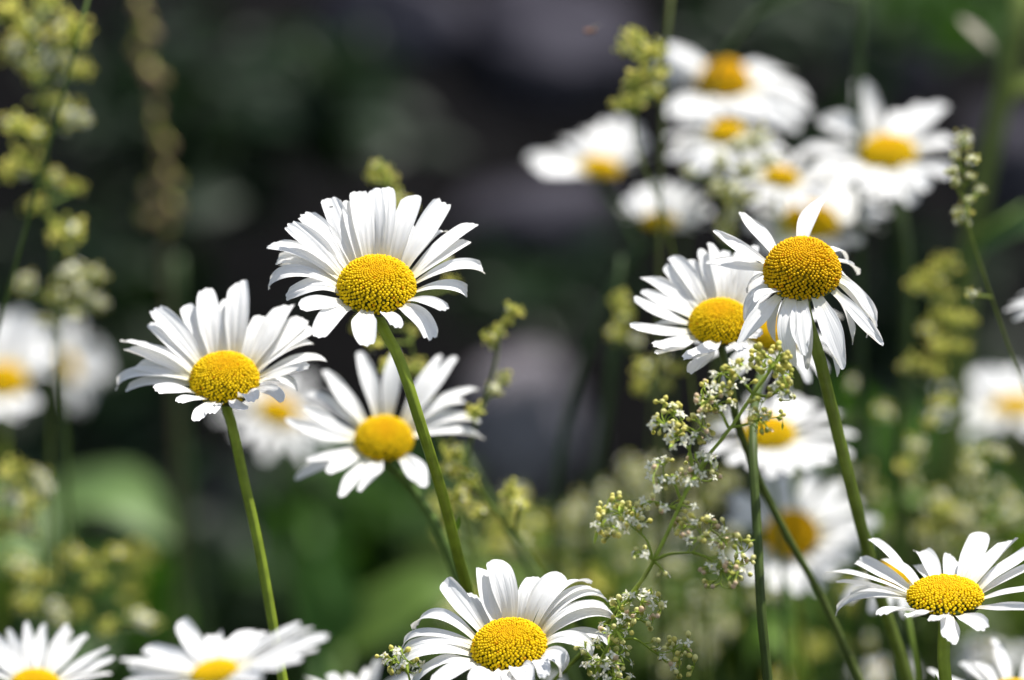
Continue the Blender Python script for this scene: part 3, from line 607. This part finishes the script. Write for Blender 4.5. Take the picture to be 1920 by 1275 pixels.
def spray_plant(label, stem, sprays, d, seed, sw=12):
    """sprays: (branch path px, [(cx,cy,rx,ry,count,blossom share,bud mix)])"""
    rg = np.random.default_rng(seed)
    pts = to_ground([P(a, b, c) for a, b, c in stem]); base = pts[-1].copy(); base[2] = 0
    root = thing('hedge_bedstraw', label, 'bedstraw', base, 'bedstraw sprays between the daisies')
    extra = MB(); nb = 0; mb = MB(); pth = smooth_path(pts, 150); tube(mb, pth, np.linspace(.62, 1.3, 150) * sw * .5 * K * d, GS * .95, 8, ridge=0); mb.obj('stem', M_STEM, root, base)
    for bp, blobs in sprays:
        main = smooth_path([P(a, b, c) for a, b, c in bp], 14); mb = MB(); L = len(main)
        tube(mb, main, np.linspace(6.5, 3.4, L) * .5 * K * d, GS, 6)
        org = base; br = None; nodes = [p for p in main[3:]]; par = [unit(main[-1] - main[0])] * len(nodes); ends = []
        for (cx, cy, rx, ry, cnt, sh, mix) in blobs:
            T = []
            for _ in range(int(cnt * 1.3)):
                a = rg.uniform(0, 6.28); q = math.sqrt(rg.uniform(.05, 1)); q *= 1.18; T.append(P(cx + rx * q * math.cos(a), cy + ry * q * math.sin(a), d + rg.normal(0, .0035)))
            c0 = P(cx, cy, d); T.sort(key=lambda t: np.linalg.norm(t - c0))
            # hub twigs first
            for t in T:
                Nn = np.array(nodes); dd = np.linalg.norm(Nn - t, axis=1) ; i = int(np.argmin(dd + rg.uniform(0, .0012, len(dd))))
                s0 = nodes[i]; ml = np.linalg.norm(t - s0); dr = unit(t - s0)
                mid = s0 + (t - s0) * .5 + (par[i] * .22 - np.array([0, 0, .08])) * ml
                pp = smooth_path([s0, mid, t], 6 if ml > .004 else 4)
                tube(mb, pp, np.linspace(2.5, 1.8, len(pp)) * .5 * K * d, GS * rg.uniform(.9, 1.25), 5, cap=False)
                if ml > .0035:
                    nodes.append(pp[len(pp) // 2]); par.append(dr)
                    if rg.random() < .35:
                        q = pp[len(pp) // 2]; dl = unit(rg.normal(0, 1, 3) + dr); b = blade(smooth_path([q, q + dl * .0012, q + dl * .0028 - [0, 0, .0006]], 4), .0007, GS * 1.1, nc=3); mb.add(b.v[0], b.f, b.c[0])
                ends.append((pp[-1], unit(pp[-1] - pp[-2]), sh, mix))
        br = mb.obj('branch', M_BED, root, base)
        for (p, ax, sh, mix) in ends:
            if rg.random() < sh * .82:
                ax2 = unit(ax * .5 + rg.normal(0, .35, 3) + np.array([0, -.6, .55]))
                put(BLOS[rg.integers(4)], 'blossom', br, base, p, ax2, rg.uniform(.00105, .0014))
            else:
                nm = rg.choice(list(mix)); rb = rg.uniform(.00048, .00072); nb += 1
                if nb <= 95: put(BUDS[nm], 'bud', br, base, p, ax, rb)
                else: bud_part(extra, p, ax, rb * .9, {'y': YB, 'c': CB, 'p': PB, 'g': GB}[nm], rg)
    if extra.n:
        o = extra.obj('bud', M_BED, root, base); o['kind'] = 'stuff'
    return root
D0 = .967
spray_plant('sharp bedstraw spray leaning right in front of the half hidden daisy', [(1462, 668, D0), (1440, 700, D0), (1412, 738, D0), (1372, 800, D0), (1325, 858, D0), (1285, 925, D0), (1258, 985, D0), (1226, 1050, D0), (1190, 1105, .985), (1140, 1165, 1.0), (1085, 1230, 1.012), (1040, 1275, 1.02)], [
    ([(1440, 698, D0), (1452, 680, D0), (1460, 665, D0)], [(1448, 672, 34, 26, 34, .0, 'gyy'), (1470, 700, 14, 22, 10, .0, 'gy')]),
    ([(1412, 738, D0), (1440, 742, D0), (1468, 725, D0)], [(1468, 735, 22, 22, 12, .25, 'gc')]),
    ([(1412, 738, D0), (1395, 718, D0), (1380, 700, D0)], [(1390, 700, 28, 22, 12, .2, 'yc'), (1360, 710, 26, 22, 10, .5, 'yg')]),
    ([(1366, 802, D0), (1350, 770, D0), (1335, 750, D0)], [(1335, 745, 38, 28, 22, .45, 'cyp'), (1320, 760, 22, 20, 8, .3, 'pc')]),
    ([(1366, 802, D0), (1400, 796, D0), (1430, 785, D0)], [(1435, 790, 34, 26, 14, .25, 'gcy'), (1430, 760, 24, 22, 8, .2, 'gy')]),
    ([(1300, 890, D0), (1290, 840, D0), (1270, 820, D0)], [(1250, 790, 32, 36, 22, .35, 'ycy'), (1265, 815, 20, 22, 10, .8, 'y')]),
    ([(1300, 890, D0), (1295, 830, D0), (1315, 800, D0)], [(1310, 800, 30, 26, 12, .4, 'ycp')]),
    ([(1283, 925, D0), (1300, 895, D0), (1320, 875, D0)], [(1315, 880, 34, 26, 18, .6, 'pc'), (1345, 870, 10, 10, 2, 1, 'y')]),
    ([(1275, 935, D0), (1262, 905, D0), (1245, 895, D0)], [(1250, 885, 30, 28, 14, .45, 'ycp'), (1235, 925, 16, 14, 5, .4, 'pc')]),
    ([(1268, 955, D0), (1240, 945, D0), (1225, 940, D0)], [(1228, 945, 24, 14, 7, .4, 'pc'), (1285, 945, 16, 14, 5, .1, 'cy')])], D0, 51, 11)
spray_plant('sharp bedstraw with two wide flower heads below the leaning spray', [(1227, 1052, .969), (1212, 1074, .975), (1190, 1110, .99), (1165, 1160, 1.0), (1150, 1275, 1.0)], [
    ([(1225, 1050, D0), (1210, 1010, D0), (1195, 995, D0)], [(1155, 965, 42, 34, 34, .35, 'yyc'), (1190, 965, 26, 26, 12, .3, 'yc'), (1128, 1000, 14, 14, 5, .0, 'cy')]),
    ([(1225, 1050, D0), (1205, 1035, D0)], [(1200, 1035, 16, 14, 6, .6, 'c')]),
    ([(1227, 1050, D0), (1250, 1040, D0), (1298, 1036, D0)], [(1310, 990, 44, 26, 26, .4, 'cpy'), (1350, 1000, 28, 24, 12, .3, 'pc')]),
    ([(1298, 1036, D0), (1330, 1048, D0), (1352, 1070, D0)], [(1375, 1035, 34, 34, 20, .35, 'cgp'), (1350, 1080, 36, 26, 16, .35, 'cp'), (1395, 1060, 16, 24, 8, .2, 'c')]),
    ([(1227, 1052, D0), (1240, 1065, D0)], [(1245, 1070, 10, 12, 3, .7, 'c')])], D0, 52, 10)
spray_plant('low bedstraw tuft between the bottom daisy and the leaning spray', [(1130, 1235, .982), (1120, 1275, .985), (1110, 1330, .99)], [
    ([(1150, 1160, .98), (1170, 1150, .98)], [(1195, 1135, 44, 26, 24, .5, 'cyp'), (1165, 1125, 16, 14, 6, .6, 'y')]),
    ([(1130, 1235, .982), (1145, 1205, .98), (1160, 1180, .98)], [(1160, 1180, 34, 24, 18, .55, 'cyp'), (1205, 1165, 30, 20, 10, .4, 'cp')]),
    ([(1130, 1235, .982), (1140, 1225, .98)], [(1130, 1225, 44, 26, 26, .5, 'cpy'), (1150, 1255, 44, 20, 18, .5, 'c')])], .98, 53, 9)
spray_plant('thin bedstraw branch reaching out right by the bottom edge', [(1140, 1210, .985), (1125, 1240, .985), (1110, 1300, .99)], [
    ([(1140, 1210, .985), (1185, 1197, .985), (1230, 1225, .985)], [(1265, 1215, 34, 28, 16, .5, 'cyp'), (1280, 1245, 22, 22, 8, .1, 'cy'), (1240, 1205, 20, 14, 6, .6, 'c')])], .985, 54, 8)
spray_plant('small bedstraw tuft left of the bottom daisy', [(765, 1262, .985), (775, 1300, .985), (790, 1400, .99)], [
    ([(765, 1262, .985), (750, 1245, .985)], [(745, 1240, 34, 22, 22, .5, 'ycy'), (775, 1255, 18, 16, 8, .4, 'c')])], .985, 55, 7)

# blurred bedstraw: shared cluster meshes
CL = {}
for nm, (cs, sh) in {'lime': (('y', 'g', 'g', 'y'), .05), 'cream': (('c', 'y', 'g'), .35), 'pale': (('c', 'c', 'p'), .5)}.items():
    lst = []; CM = 1.32 if nm == 'lime' else 1.05
    for i in range(3):
        mb = MB(); rg = np.random.default_rng(200 + i)
        for q in range(60):
            t = unit(rg.normal(0, 1, 3)) * rg.uniform(.35, 1.25); t[2] *= .8; mid = t * .5 + [0, 0, -.15]
            tube(mb, smooth_path([(0, 0, -.5), mid, t], 4), .03, GS, 4, cap=False)
            ax = unit(t + [0, 0, .4]); cc = {'y': YB, 'c': CB, 'p': PB, 'g': GB * 1.1}[cs[q % len(cs)]]
            if rg.random() < sh: blossom_part(mb, t, ax, .30, rg, True)
            else: bud_part(mb, t, ax, rg.uniform(.08, .165), cc * CM, rg, True)
        lst.append(mb.mesh('flower_cluster', M_BED))
    CL[nm] = lst
def far_bed(label, stem, clusters, d, kind, seed, sw=8, col=None):
    d = 1 + (d - 1) * 1.35
    rg = np.random.default_rng(seed); pts = to_ground([P(a, b, d) for a, b in stem]); base = pts[-1].copy(); base[2] = 0
    root = thing('hedge_bedstraw', label, 'bedstraw', base, 'bedstraw sprays between the daisies'); sc = GS * .4 if col is None else np.array(col)
    pth = smooth_path(pts, 200); mb = MB(); tube(mb, pth, np.linspace(.5, 1.3, 200) * sw * .5 * K * d, sc, 7)
    mb.obj('stem', M_STEM, root, base)
    for (x, y, r) in clusters:
        c = P(x, y, d + rg.normal(0, .012)); s = r * K * d
        dd = np.linalg.norm(pth - c, axis=1) ; i = int(np.argmin(dd)); st_ = np.linalg.norm(pth[1] - pth[0]); i = min(i + int(.9 * s / st_) + 1, 199)
        mb = MB(); tube(mb, smooth_path([pth[i], (pth[i] + c) / 2 + [0, 0, -.1 * s], c - np.array([0, 0, s * .4])], 6), .0004 * d, sc * 1.1, 5)
        mb.obj('branch', M_STEM, root, base)
        o = bpy.data.objects.new('flower_cluster', CL['cream' if kind == 'lime' and rg.random() < .12 else kind][rg.integers(3)]); COL.objects.link(o); o.parent = root
        o.location = c - base; o.rotation_euler = (rg.normal(0, .4), rg.normal(0, .4), rg.uniform(0, 6.28)); o.scale = (s * rg.uniform(.65, 1.15), s * rg.uniform(.8, 1.1), s * rg.uniform(.65, 1.15))
    return root
far_bed('tall blurred yellow green bedstraw filling the upper left corner', [(60, -60), (75, 200), (95, 420), (110, 600)],
        [(20, 20, 40), (90, 10, 42), (130, 60, 36), (25, 95, 34), (110, 110, 40), (60, 130, 30), (150, 130, 22), (55, 60, 36), (135, 215, 34), (35, 235, 34), (90, 190, 30), (45, 300, 38), (20, 320, 26), (100, 335, 26), (140, 350, 22), (65, 385, 26), (125, 435, 34), (70, 250, 22)], 1.13, 'lime', 61, col=(.10, .16, .03))
far_bed('blurred cream topped bedstraw above the daisies at the left edge', [(150, 500), (110, 620), (95, 800), (90, 1000)],
        [(130, 515, 28), (175, 520, 30), (150, 550, 24), (185, 570, 18), (45, 530, 22), (105, 555, 20), (85, 600, 18), (140, 590, 16)], 1.15, 'cream', 62)
far_bed('blurred lime bedstraw tip rising behind the tallest central daisy', [(715, 300), (735, 380), (760, 600), (790, 720), (850, 900)],
        [(708, 315, 20), (728, 330, 22), (700, 335, 15), (740, 375, 24), (725, 400, 20), (770, 390, 15), (755, 430, 20), (830, 490, 18), (850, 530, 16), (700, 640, 22), (735, 690, 26), (780, 690, 24), (795, 740, 20), (675, 610, 18), (770, 620, 14)], 1.075, 'lime', 63)
far_bed('blurred lime bedstraw tip to the right of the tallest central daisy', [(965, 570), (940, 620), (930, 680), (905, 760), (880, 870), (900, 920), (960, 990)],
        [(965, 580, 18), (948, 602, 15), (935, 620, 14), (918, 635, 16), (945, 710, 15), (925, 730, 16), (890, 770, 18), (850, 850, 22), (875, 900, 22), (860, 930, 20), (845, 880, 20), (900, 960, 18), (960, 920, 22), (975, 945, 18)], 1.06, 'lime', 64, sw=11)
far_bed('blurred olive bedstraw left of the half hidden sharp daisy', [(1165, 545), (1160, 620), (1210, 700), (1215, 850), (1200, 1000)],
        [(1160, 560, 24), (1170, 590, 22), (1155, 625, 20), (1195, 640, 16), (1210, 690, 24), (1235, 680, 18), (1200, 725, 18), (1245, 720, 14), (1270, 690, 16)], 1.13, 'lime', 65, col=(.07, .10, .02))
far_bed('blurred lime bedstraw beside the topmost upper right daisy', [(1200, 60), (1200, 150), (1190, 240), (1250, 420), (1280, 600)],
        [(1190, 75, 26), (1170, 90, 20), (1215, 100, 22), (1205, 135, 26), (1235, 135, 20), (1185, 160, 24), (1165, 195, 24), (1230, 170, 20), (1190, 190, 18), (1235, 90, 18)], 1.09, 'lime', 66)
far_bed('blurred pale bedstraw threading down through the middle of the upper daisy clump', [(1400, 230), (1385, 330), (1370, 440), (1350, 600)],
        [(1385, 270, 24), (1420, 260, 22), (1440, 300, 22), (1350, 300, 22), (1400, 320, 24), (1375, 360, 22), (1340, 350, 20), (1370, 400, 20), (1290, 320, 16), (1410, 370, 18), (1360, 430, 20)], 1.12, 'cream', 67)
far_bed('soft white flowered bedstraw at the right rim of the rightmost upper daisy', [(1805, 250), (1805, 330), (1810, 400), (1840, 500), (1888, 640), (1940, 780)],
        [(1808, 262, 22), (1825, 298, 16), (1790, 290, 14), (1838, 355, 14), (1805, 405, 22), (1790, 340, 12), (1815, 375, 12), (1785, 320, 12), (1823, 550, 14), (1820, 330, 10)], 1.045, 'cream', 68, sw=7)
far_bed('tall blurred olive bedstraw between the hanging petalled daisy and the right edge', [(1790, 470), (1760, 620), (1740, 750), (1740, 900), (1760, 1100)],
        [(1775, 495, 26), (1745, 520, 24), (1720, 535, 20), (1765, 550, 22), (1790, 600, 24), (1760, 590, 18), (1815, 600, 16), (1740, 620, 18), (1765, 650, 26), (1800, 650, 18), (1720, 680, 22), (1755, 690, 24), (1700, 690, 16), (1770, 750, 22), (1745, 790, 22), (1715, 840, 26), (1700, 870, 24), (1760, 930, 18), (1770, 960, 22), (1745, 990, 20)], 1.14, 'lime', 69, col=(.07, .10, .02))
far_bed('blurred cream bedstraw under the round daisy of the right edge', [(1850, 830), (1830, 930), (1840, 1100)],
        [(1820, 850, 22), (1850, 845, 22), (1880, 850, 18), (1830, 880, 20), (1835, 920, 18), (1810, 870, 14), (1900, 930, 20), (1880, 945, 16), (1915, 960, 18), (1840, 950, 14), (1780, 1010, 20)], 1.12, 'cream', 70)
far_bed('large pale blurred bedstraw mass right of the bottom daisy', [(1130, 900), (1140, 1000), (1160, 1120), (1180, 1250)],
        [(1130, 925, 32), (1190, 890, 34), (1230, 880, 30), (1210, 930, 30), (1080, 960, 34), (1150, 990, 34), (1100, 1020, 34), (1230, 1000, 30), (1280, 900, 30), (1060, 1010, 28), (1170, 1050, 30), (1300, 960, 26), (1260, 1060, 26), (1230, 1130, 28), (1310, 1130, 30), (1350, 1170, 28), (1290, 1180, 26)], 1.24, 'cream', 71, col=(.10, .15, .03))
far_bed('yellow green blurred bedstraw directly above the bottom daisy', [(980, 900), (985, 1000), (1000, 1100), (1010, 1250)],
        [(965, 925, 26), (940, 990, 28), (990, 985, 28), (1030, 975, 26), (960, 1030, 30), (1010, 1040, 30), (1060, 1060, 28), (1100, 1080, 26), (920, 1020, 24), (1130, 1100, 24), (1060, 1110, 24)], 1.19, 'lime', 72, col=(.10, .15, .03))
far_bed('olive blurred bedstraw tuft at the lower left in front of the broad leaf', [(60, 880), (70, 960), (80, 1100), (90, 1250)],
        [(30, 880, 30), (70, 900, 28), (20, 930, 32), (55, 950, 28), (85, 920, 20), (45, 980, 26), (10, 985, 26)], 1.14, 'lime', 73, col=(.06, .09, .02))
far_bed('lowest olive blurred bedstraw tuft above the bottom left corner daisy', [(120, 1010), (130, 1100), (140, 1250)],
        [(130, 1040, 24), (155, 1050, 22), (35, 1060, 28), (60, 1085, 26), (90, 1080, 22), (180, 1090, 22), (70, 1130, 24), (105, 1150, 26), (140, 1140, 22), (215, 1040, 24), (40, 1130, 20), (200, 1180, 20), (270, 1160, 30)], 1.16, 'lime', 74, col=(.06, .09, .02))
far_bed('blurred pale bedstraw behind the two lower right blurred daisies', [(1620, 760), (1640, 860), (1650, 1000)],
        [(1610, 890, 24), (1640, 930, 22), (1660, 770, 20), (1395, 780, 22), (1340, 800, 20), (1360, 900, 24), (1330, 930, 22), (1600, 720, 18)], 1.2, 'cream', 75, col=(.07, .10, .02))

rq = np.random.default_rng(91)
def scat(x0, y0, x1, y1, n, r0=14, r1=24): return [(rq.uniform(x0, x1), rq.uniform(y0, y1), rq.uniform(r0, r1)) for _ in range(n)]
far_bed('pale hazy bedstraw low between the bottom daisy and the crossing stems', [(1290, 960), (1290, 1080), (1300, 1250)], scat(1180, 940, 1420, 1260, 26), 1.2, 'cream', 81, col=(.12, .17, .03))
far_bed('pale hazy bedstraw behind the lowest crossing stems', [(1560, 1050), (1550, 1150), (1550, 1280)], scat(1440, 1080, 1680, 1280, 16), 1.22, 'lime', 82, col=(.12, .17, .03))
far_bed('hazy bedstraw around the broad leaf left of the bottom daisy', [(900, 930), (890, 1050), (880, 1200)], scat(820, 930, 980, 1150, 14), 1.17, 'lime', 83, col=(.12, .17, .03))
far_bed('hazy cream bedstraw in the corner above the flat topped sharp daisy', [(1800, 900), (1790, 1000), (1780, 1150)], scat(1660, 900, 1900, 1080, 22), 1.22, 'cream', 84, col=(.10, .15, .03))
far_bed('hazy olive bedstraw filling the lower left behind the tufts', [(180, 1080), (180, 1180), (180, 1280)], scat(20, 1020, 330, 1180, 11, 10, 18), 1.3, 'lime', 85, col=(.05, .08, .02))

# ------------------------------------------------------------------ bare stalks
def stalk(label, pts, d, w_, col, kind='grass_stalk', cat='grass stalk', leaves=()):
    pp = [P(a, b, d) for a, b in pts]; pp = to_ground(pp); base = pp[-1].copy(); base[2] = 0
    root = thing(kind, label, cat, base, 'bare stalks among the flowers'); mb = MB(); n = 40
    tube(mb, smooth_path(pp, n), np.linspace(.85, 1.2, n) * w_ * .5 * K * d, col, 8); mb.obj('stem', M_STEM, root, base)
    for lp, lw in leaves:
        blade(smooth_path([P(a, b, d) for a, b in lp], 16), lw * K * d, np.array(col) * 1.1, nc=5).obj('leaf', M_LEAF, root, base)
    return root
stalk('thin fairly sharp green grass stalk slanting down the left edge', [(172, -30), (128, 140), (95, 260), (58, 390), (28, 500), (-5, 620)], 1.075, 8, (.075, .12, .02))
stalk('thick very blurred green stalk with a side leaf at the top right', [(1925, -40), (1888, 150), (1862, 260), (1830, 400), (1800, 700)], 1.33, 42, (.12, .16, .03), leaves=[([(1865, 240), (1900, 170), (1960, 150), (2030, 160)], 40)])
stalk('short blurred olive stalk entering from the top above the topmost daisy', [(1262, -40), (1250, 60), (1242, 200), (1235, 500), (1235, 900)], 1.14, 10, (.10, .12, .03))
stalk('blurred green stalk dropping from the top behind the rightmost upper daisy', [(1612, -40), (1610, 100), (1612, 400), (1615, 700)], 1.22, 18, (.04, .065, .02))
stalk('faint arching blurred grass stalk across the top right', [(1640, -5), (1520, -20), (1430, 15), (1370, 70), (1320, 200), (1280, 500)], 1.27, 9, (.06, .10, .02))
stalk('blurred thick dark green stem crossing behind, right of the spiky daisy', [(865, 835), (900, 900), (950, 985), (1010, 1100)], 1.13, 17, (.07, .11, .025))
stalk('faint tall dark green stem behind the left daisy', [(330, 480), (335, 760), (350, 960), (375, 1200)], 1.45, 28, (.03, .055, .015))
stalk('blurred pale green grass blade bending in from the upper right edge', [(1925, 385), (1850, 430), (1800, 520), (1770, 700)], 1.3, 12, (.09, .15, .02))
stalk('soft brownish stem under the flat topped daisy, left of its own stem', [(1640, 1100), (1665, 1180), (1700, 1290)], 1.06, 14, (.10, .08, .03))
stalk('soft green stem just left of the flat topped daisy stem', [(1700, 1140), (1712, 1200), (1722, 1300)], 1.06, 13, (.12, .18, .02))
stalk('blurred green grass blade low at the right behind the bedstraw haze', [(1700, 760), (1690, 900), (1680, 1100)], 1.2, 12, (.08, .14, .015))
stalk('faint dark blurred stem in the gap left of the half hidden daisy', [(1165, 480), (1150, 620), (1130, 800), (1110, 950)], 1.22, 13, (.03, .055, .015))
# tan grass spike
pp = to_ground([P(a, b, 1.42) for a, b in [(255, -60), (275, 100), (295, 250), (305, 420), (320, 650)]]); base = pp[-1].copy(); base[2] = 0
root = thing('grass_spike', 'blurred tan seeded grass spike hanging near the upper left', 'grass spike', base)
path = smooth_path(pp, 50); mb = MB(); tube(mb, path, .0008, (.10, .08, .04), 6); mb.obj('stem', M_STEM, root, base)
rg = np.random.default_rng(9)
for (x, y) in [(262, 10), (275, 35), (280, 60), (255, 90), (280, 135), (292, 145), (270, 110), (305, 150), (290, 200), (300, 260), (312, 270), (300, 310), (312, 325), (330, 345), (280, 360), (322, 385), (330, 395), (300, 400), (275, 408), (315, 430), (290, 230), (268, 60)]:
    c = P(x, y, 1.42 + rg.normal(0, .01)); mb = MB(); dr = unit(np.array([rg.normal(0, .5), rg.normal(0, .3), -.8])); r = .0020 * rg.uniform(.8, 1.2)
    cl = np.array([.36, .24, .15]) * rg.uniform(.6, 1.15)
    bud_part(mb, c, dr, r, cl, rg); o = mb.obj('spikelet', M_DRY, root, base)
# dry curled leaf scrap top right
mb = blade(smooth_path([P(1800, 35, 1.3), P(1830, 60, 1.3), P(1862, 92, 1.3)], 8), .0038, (.45, .40, .32))
o = mb.obj('dry_leaf', M_DRY); tag(o, 'small pale dry leaf blurred near the top right corner', 'leaf')

# ------------------------------------------------------------------ insects
def insect(label, x, y, d, s, col, wings):
    c = P(x, y, d); rg = np.random.default_rng(3); root = thing('insect', label, 'insect', c); mb = MB()
    pth = smooth_path([c + RIGHT * -s, c, c + RIGHT * s * .9 + UP * s * .2], 12); prof = np.array([.1, .3, .34, .25, .38, .4, .34, .2, .34, .42, .3, .08])
    tube(mb, pth, prof * s, col, 10); o = mb.obj('body', M_BUG, root, c)
    for sg in (-1, 1):
        for q in range(3):
            mb = MB(); a = c + RIGHT * s * (q - 1) * .3; tube(mb, smooth_path([a, a + FWD * sg * s * .4 + UP * s * .1, a + FWD * sg * s * .7 - UP * s * .4], 5), s * .04, np.array(col) * .6, 5); mb.obj('leg', M_BUG, root, c)
        if wings: blade(smooth_path([c, c + (RIGHT * .9 + UP * .7 + FWD * sg * .7) * s, c + (RIGHT * 1.9 + UP * .9 + FWD * sg * 1.2) * s], 8), s * .6, (.25, .24, .22), nrm=UP).obj('wing', M_DRY, root, c)
insect('tiny orange insect flying in the dark gap left of the upper daisy clump', 1107, 58, 1.09, .0016, (.30, .13, .06), True)
insect('tiny black bug on an upper left petal of the tallest central daisy', 621, 388, .99, .00045, (.008, .008, .008), False)
